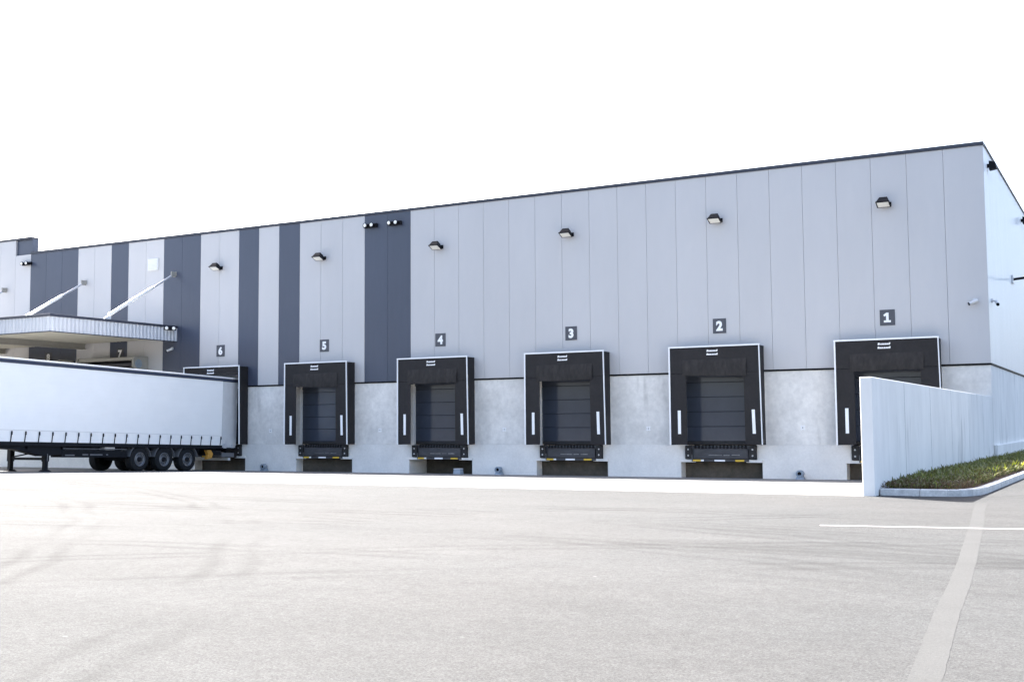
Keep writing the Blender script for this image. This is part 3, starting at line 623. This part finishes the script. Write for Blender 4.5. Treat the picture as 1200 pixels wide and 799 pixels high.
# straps and buckles
for y in sy:
    if y < -LN+.3: continue
    b = MB(); b.hexa([(HW+.020, y-.022, 1.10), (HW+.026, y-.022, 1.10), (HW+.026, y+.022, 1.10), (HW+.020, y+.022, 1.10)], [(HW+.020, y+.02, 1.52), (HW+.026, y+.02, 1.52), (HW+.026, y+.062, 1.52), (HW+.020, y+.062, 1.52)])
    b.box(HW+.027, HW+.045, y-.03+.03, y+.03+.03, 1.38, 1.50); b.build('strap', 'black', TR)
b = MB(); b.box(-HW-.0, HW+.006, -LN, -.02, .98, 1.125); b.build('side_rave', 'chassis', TR)
for s in (-1, 1):
    b = MB(); b.prism([(-.3, .72), (-9.0, .72), (-9.9, .80), (-12.6, .93), (-13.5, .97), (-13.5, .978), (-.3, .978)], 'x', s*.5-.07, s*.5+.07); b.build('chassis_beam', 'chassis', TR)
for y in (-.5, -2.3, -3.7, -5.0, -6.6, -8, -9.6, -11.2, -12.8):
    b = MB(); b.box(-1.2, 1.2, y-.05, y+.05, .86, .977); b.build('cross_member', 'chassis', TR)
b = MB(); b.prism([(-9.4, .70), (-10.4, .60), (-11.6, .84), (-13.4, .94), (-13.4, .975), (-9.4, .975)], 'x', .72, 1.20); b.build('neck_panel', 'chassis', TR)
b = MB(); b.box(.58, 1.22, -9.6, -6.35, .56, .84); pb = b.build('pallet_box', 'chassis', TR, .02)
b = MB(); b.box(.95, 1.235, -9.55, -6.4, .885, .915); b.box(1.225, 1.24, -9.5, -6.4, .845, .85); b.build('side_guard_rail', 'guard', TR)
b = MB()
for (y, wd, z) in ((-9.45, .45, .62), (-8.62, .28, .645), (-8.25, .62, .645), (-7.45, .1, .65)): b.box(1.2205, 1.224, y, y+wd, z, z+.05)
b.build('marking', 'guard', pb)
b = MB(); b.box(.9, 1.20, -7.5, -7.0, .87, .975); b.build('valve_box', 'trailer_grey', TR)
# wheels
def tyre_mesh():
    b = MB(); b.lathe([(-.19, .29), (-.195, .36), (-.19, .44), (-.17, .485), (-.12, .5), (-.085, .5), (-.08, .488), (-.07, .488), (-.065, .5), (-.005, .5), (0, .488), (.01, .488), (.015, .5), (.065, .5), (.07, .488), (.08, .488), (.085, .5), (.12, .5), (.17, .485), (.19, .44), (.195, .36), (.19, .29)], 40); return b.mesh('tyre', smooth=True)
def rim_mesh():
    b = MB(); b.lathe([(.185, .292), (.195, .275), (.16, .262), (.13, .255), (.115, .225)], 32)
    b.lathe([(.075, .235), (.075, .16), (.105, .145), (.12, .12), (.125, .0)], 24)
    for i in range(10):
        a0 = 2*math.pi*i/10; b.tube((.09, .19*math.cos(a0), .19*math.sin(a0)), (.135, .19*math.cos(a0), .19*math.sin(a0)), .016, 6)
        a1 = a0+math.pi/10; b.hexa([(.112, .218*math.cos(a1-.2), .218*math.sin(a1-.2)), (.112, .252*math.cos(a1-.2), .252*math.sin(a1-.2)), (.112, .252*math.cos(a1+.02), .252*math.sin(a1+.02)), (.112, .218*math.cos(a1+.02), .218*math.sin(a1+.02))],
                                  [(.13, .218*math.cos(a1-.2), .218*math.sin(a1-.2)), (.13, .252*math.cos(a1-.2), .252*math.sin(a1-.2)), (.13, .252*math.cos(a1+.02), .252*math.sin(a1+.02)), (.13, .218*math.cos(a1+.02), .218*math.sin(a1+.02))])
    return b.mesh('rim', smooth=True)
def hub_mesh():
    b = MB(); b.lathe([(.06, .25), (.06, .0)], 20); b.lathe([(.126, .10), (.20, .09), (.215, .06), (.215, .0)], 18); return b.mesh('hub', smooth=True)
tm, rm, hm = tyre_mesh(), rim_mesh(), hub_mesh()
for me, m in ((tm, 'tyre'), (rm, 'rim'), (hm, 'chassis')): me.materials.append(MT[m])
for y in (-2.98, -4.33, -5.68):
    for s in (1, -1):
        wh = bpy.data.objects.new('wheel', None); C.objects.link(wh); wh.parent = TR; wh.location = (s*1.045, y, .5); wh.rotation_euler.z = 0 if s > 0 else math.pi
        for nm, me in (('tyre', tm), ('rim', rm), ('hub', hm)): link(nm, me, None, wh)
        b = MB(); vs = []; na = 18
        for i in range(na+1):
            a0 = math.radians(8+164*i/na); r = .565
            for xx in (s*.84, s*1.26):
                vs += [(xx, y+r*math.cos(a0), .52+r*math.sin(a0)), (xx, y+(r+.022)*math.cos(a0), .52+(r+.022)*math.sin(a0))]
        fs = []
        for i in range(na):
            k = i*4; fs += [(k, k+2, k+6, k+4), (k+1, k+5, k+7, k+3), (k+2, k+3, k+7, k+6), (k, k+4, k+5, k+1)]
        b.add(vs, fs+[(0, 1, 3, 2), (na*4, na*4+2, na*4+3, na*4+1)]); b.build('mudguard', 'guard', TR, smooth=True)
    b = MB(); b.tube((-.9, y, .5), (.9, y, .5), .07, 10); b.build('axle', 'chassis', TR)
# landing legs
for s in (1, -1):
    lg = bpy.data.objects.new('landing_leg', None); C.objects.link(lg); lg.parent = TR; lg.location = (s*.98, -10.15, 0)
    b = MB(); b.box(-.10, .10, -.10, .10, .40, .975); b.build('outer_tube', 'chassis', lg, .008)
    b = MB(); b.box(-.075, .075, -.075, .075, .09, .40); b.build('inner_tube', 'chassis', lg)
    b = MB(); b.hexa([(-.17, -.22, .0), (.17, -.22, .0), (.17, .22, .0), (-.17, .22, .0)], [(-.10, -.12, .09), (.10, -.12, .09), (.10, .12, .09), (-.10, .12, .09)]); b.build('foot', 'chassis', lg, .01)
b = MB(); b.bar((-.9, -10.15, .50), (.9, -10.15, .50), .06, .10); b.bar((-.9, -10.2, .55), (.9, -9.4, .95), .04, .05); b.bar((.9, -10.2, .62), (.5, -9.2, .95), .05, .06); b.build('leg_brace', 'chassis', TR)
b = MB(); b.tube((1.05, -10.25, .68), (1.22, -10.25, .68), .015, 8); b.tube((1.22, -10.25, .68), (1.22, -10.25, .42), .015, 8); b.build('crank_handle', 'guard', TR)
# rear end
b = MB(); b.box(-1.22, 1.22, -.42, -.30, .46, .58); b.build('underrun_bar', 'trailer_grey', TR, .01)
for s in (-1, 1):
    b = MB(); b.box(s*.95-.26, s*.95+.30*(s > 0)+.26*(s < 0), -.85, -.08, .60, .80); b.build('lamp_box', 'guard', TR, .02)
b = MB(); b.box(1.24, 1.30, -.92, -.10, 1.03, 1.13); b.box(1.285, 1.33, -.85, -.70, 1.0, 1.2); b.box(1.285, 1.33, -.35, -.22, 1.02, 1.16); b.tube((1.31, -.8, 1.06), (1.31, -.72, 1.34), .018, 8); b.build('rear_latch', 'galv', TR)
b = MB(); b.prism([(-1.82, .50), (-1.5, .55), (-1.42, .74), (-1.56, .92), (-1.85, .90), (-1.72, .72)], 'x', 1.06, 1.24); b.build('wheel_chock', 'orange', TR, .015)
b = MB(); b.box(.2, 1.2, -1.6, -.9, .70, .90); b.build('tail_bracket', 'chassis', TR)

bpy.context.view_layer.update()
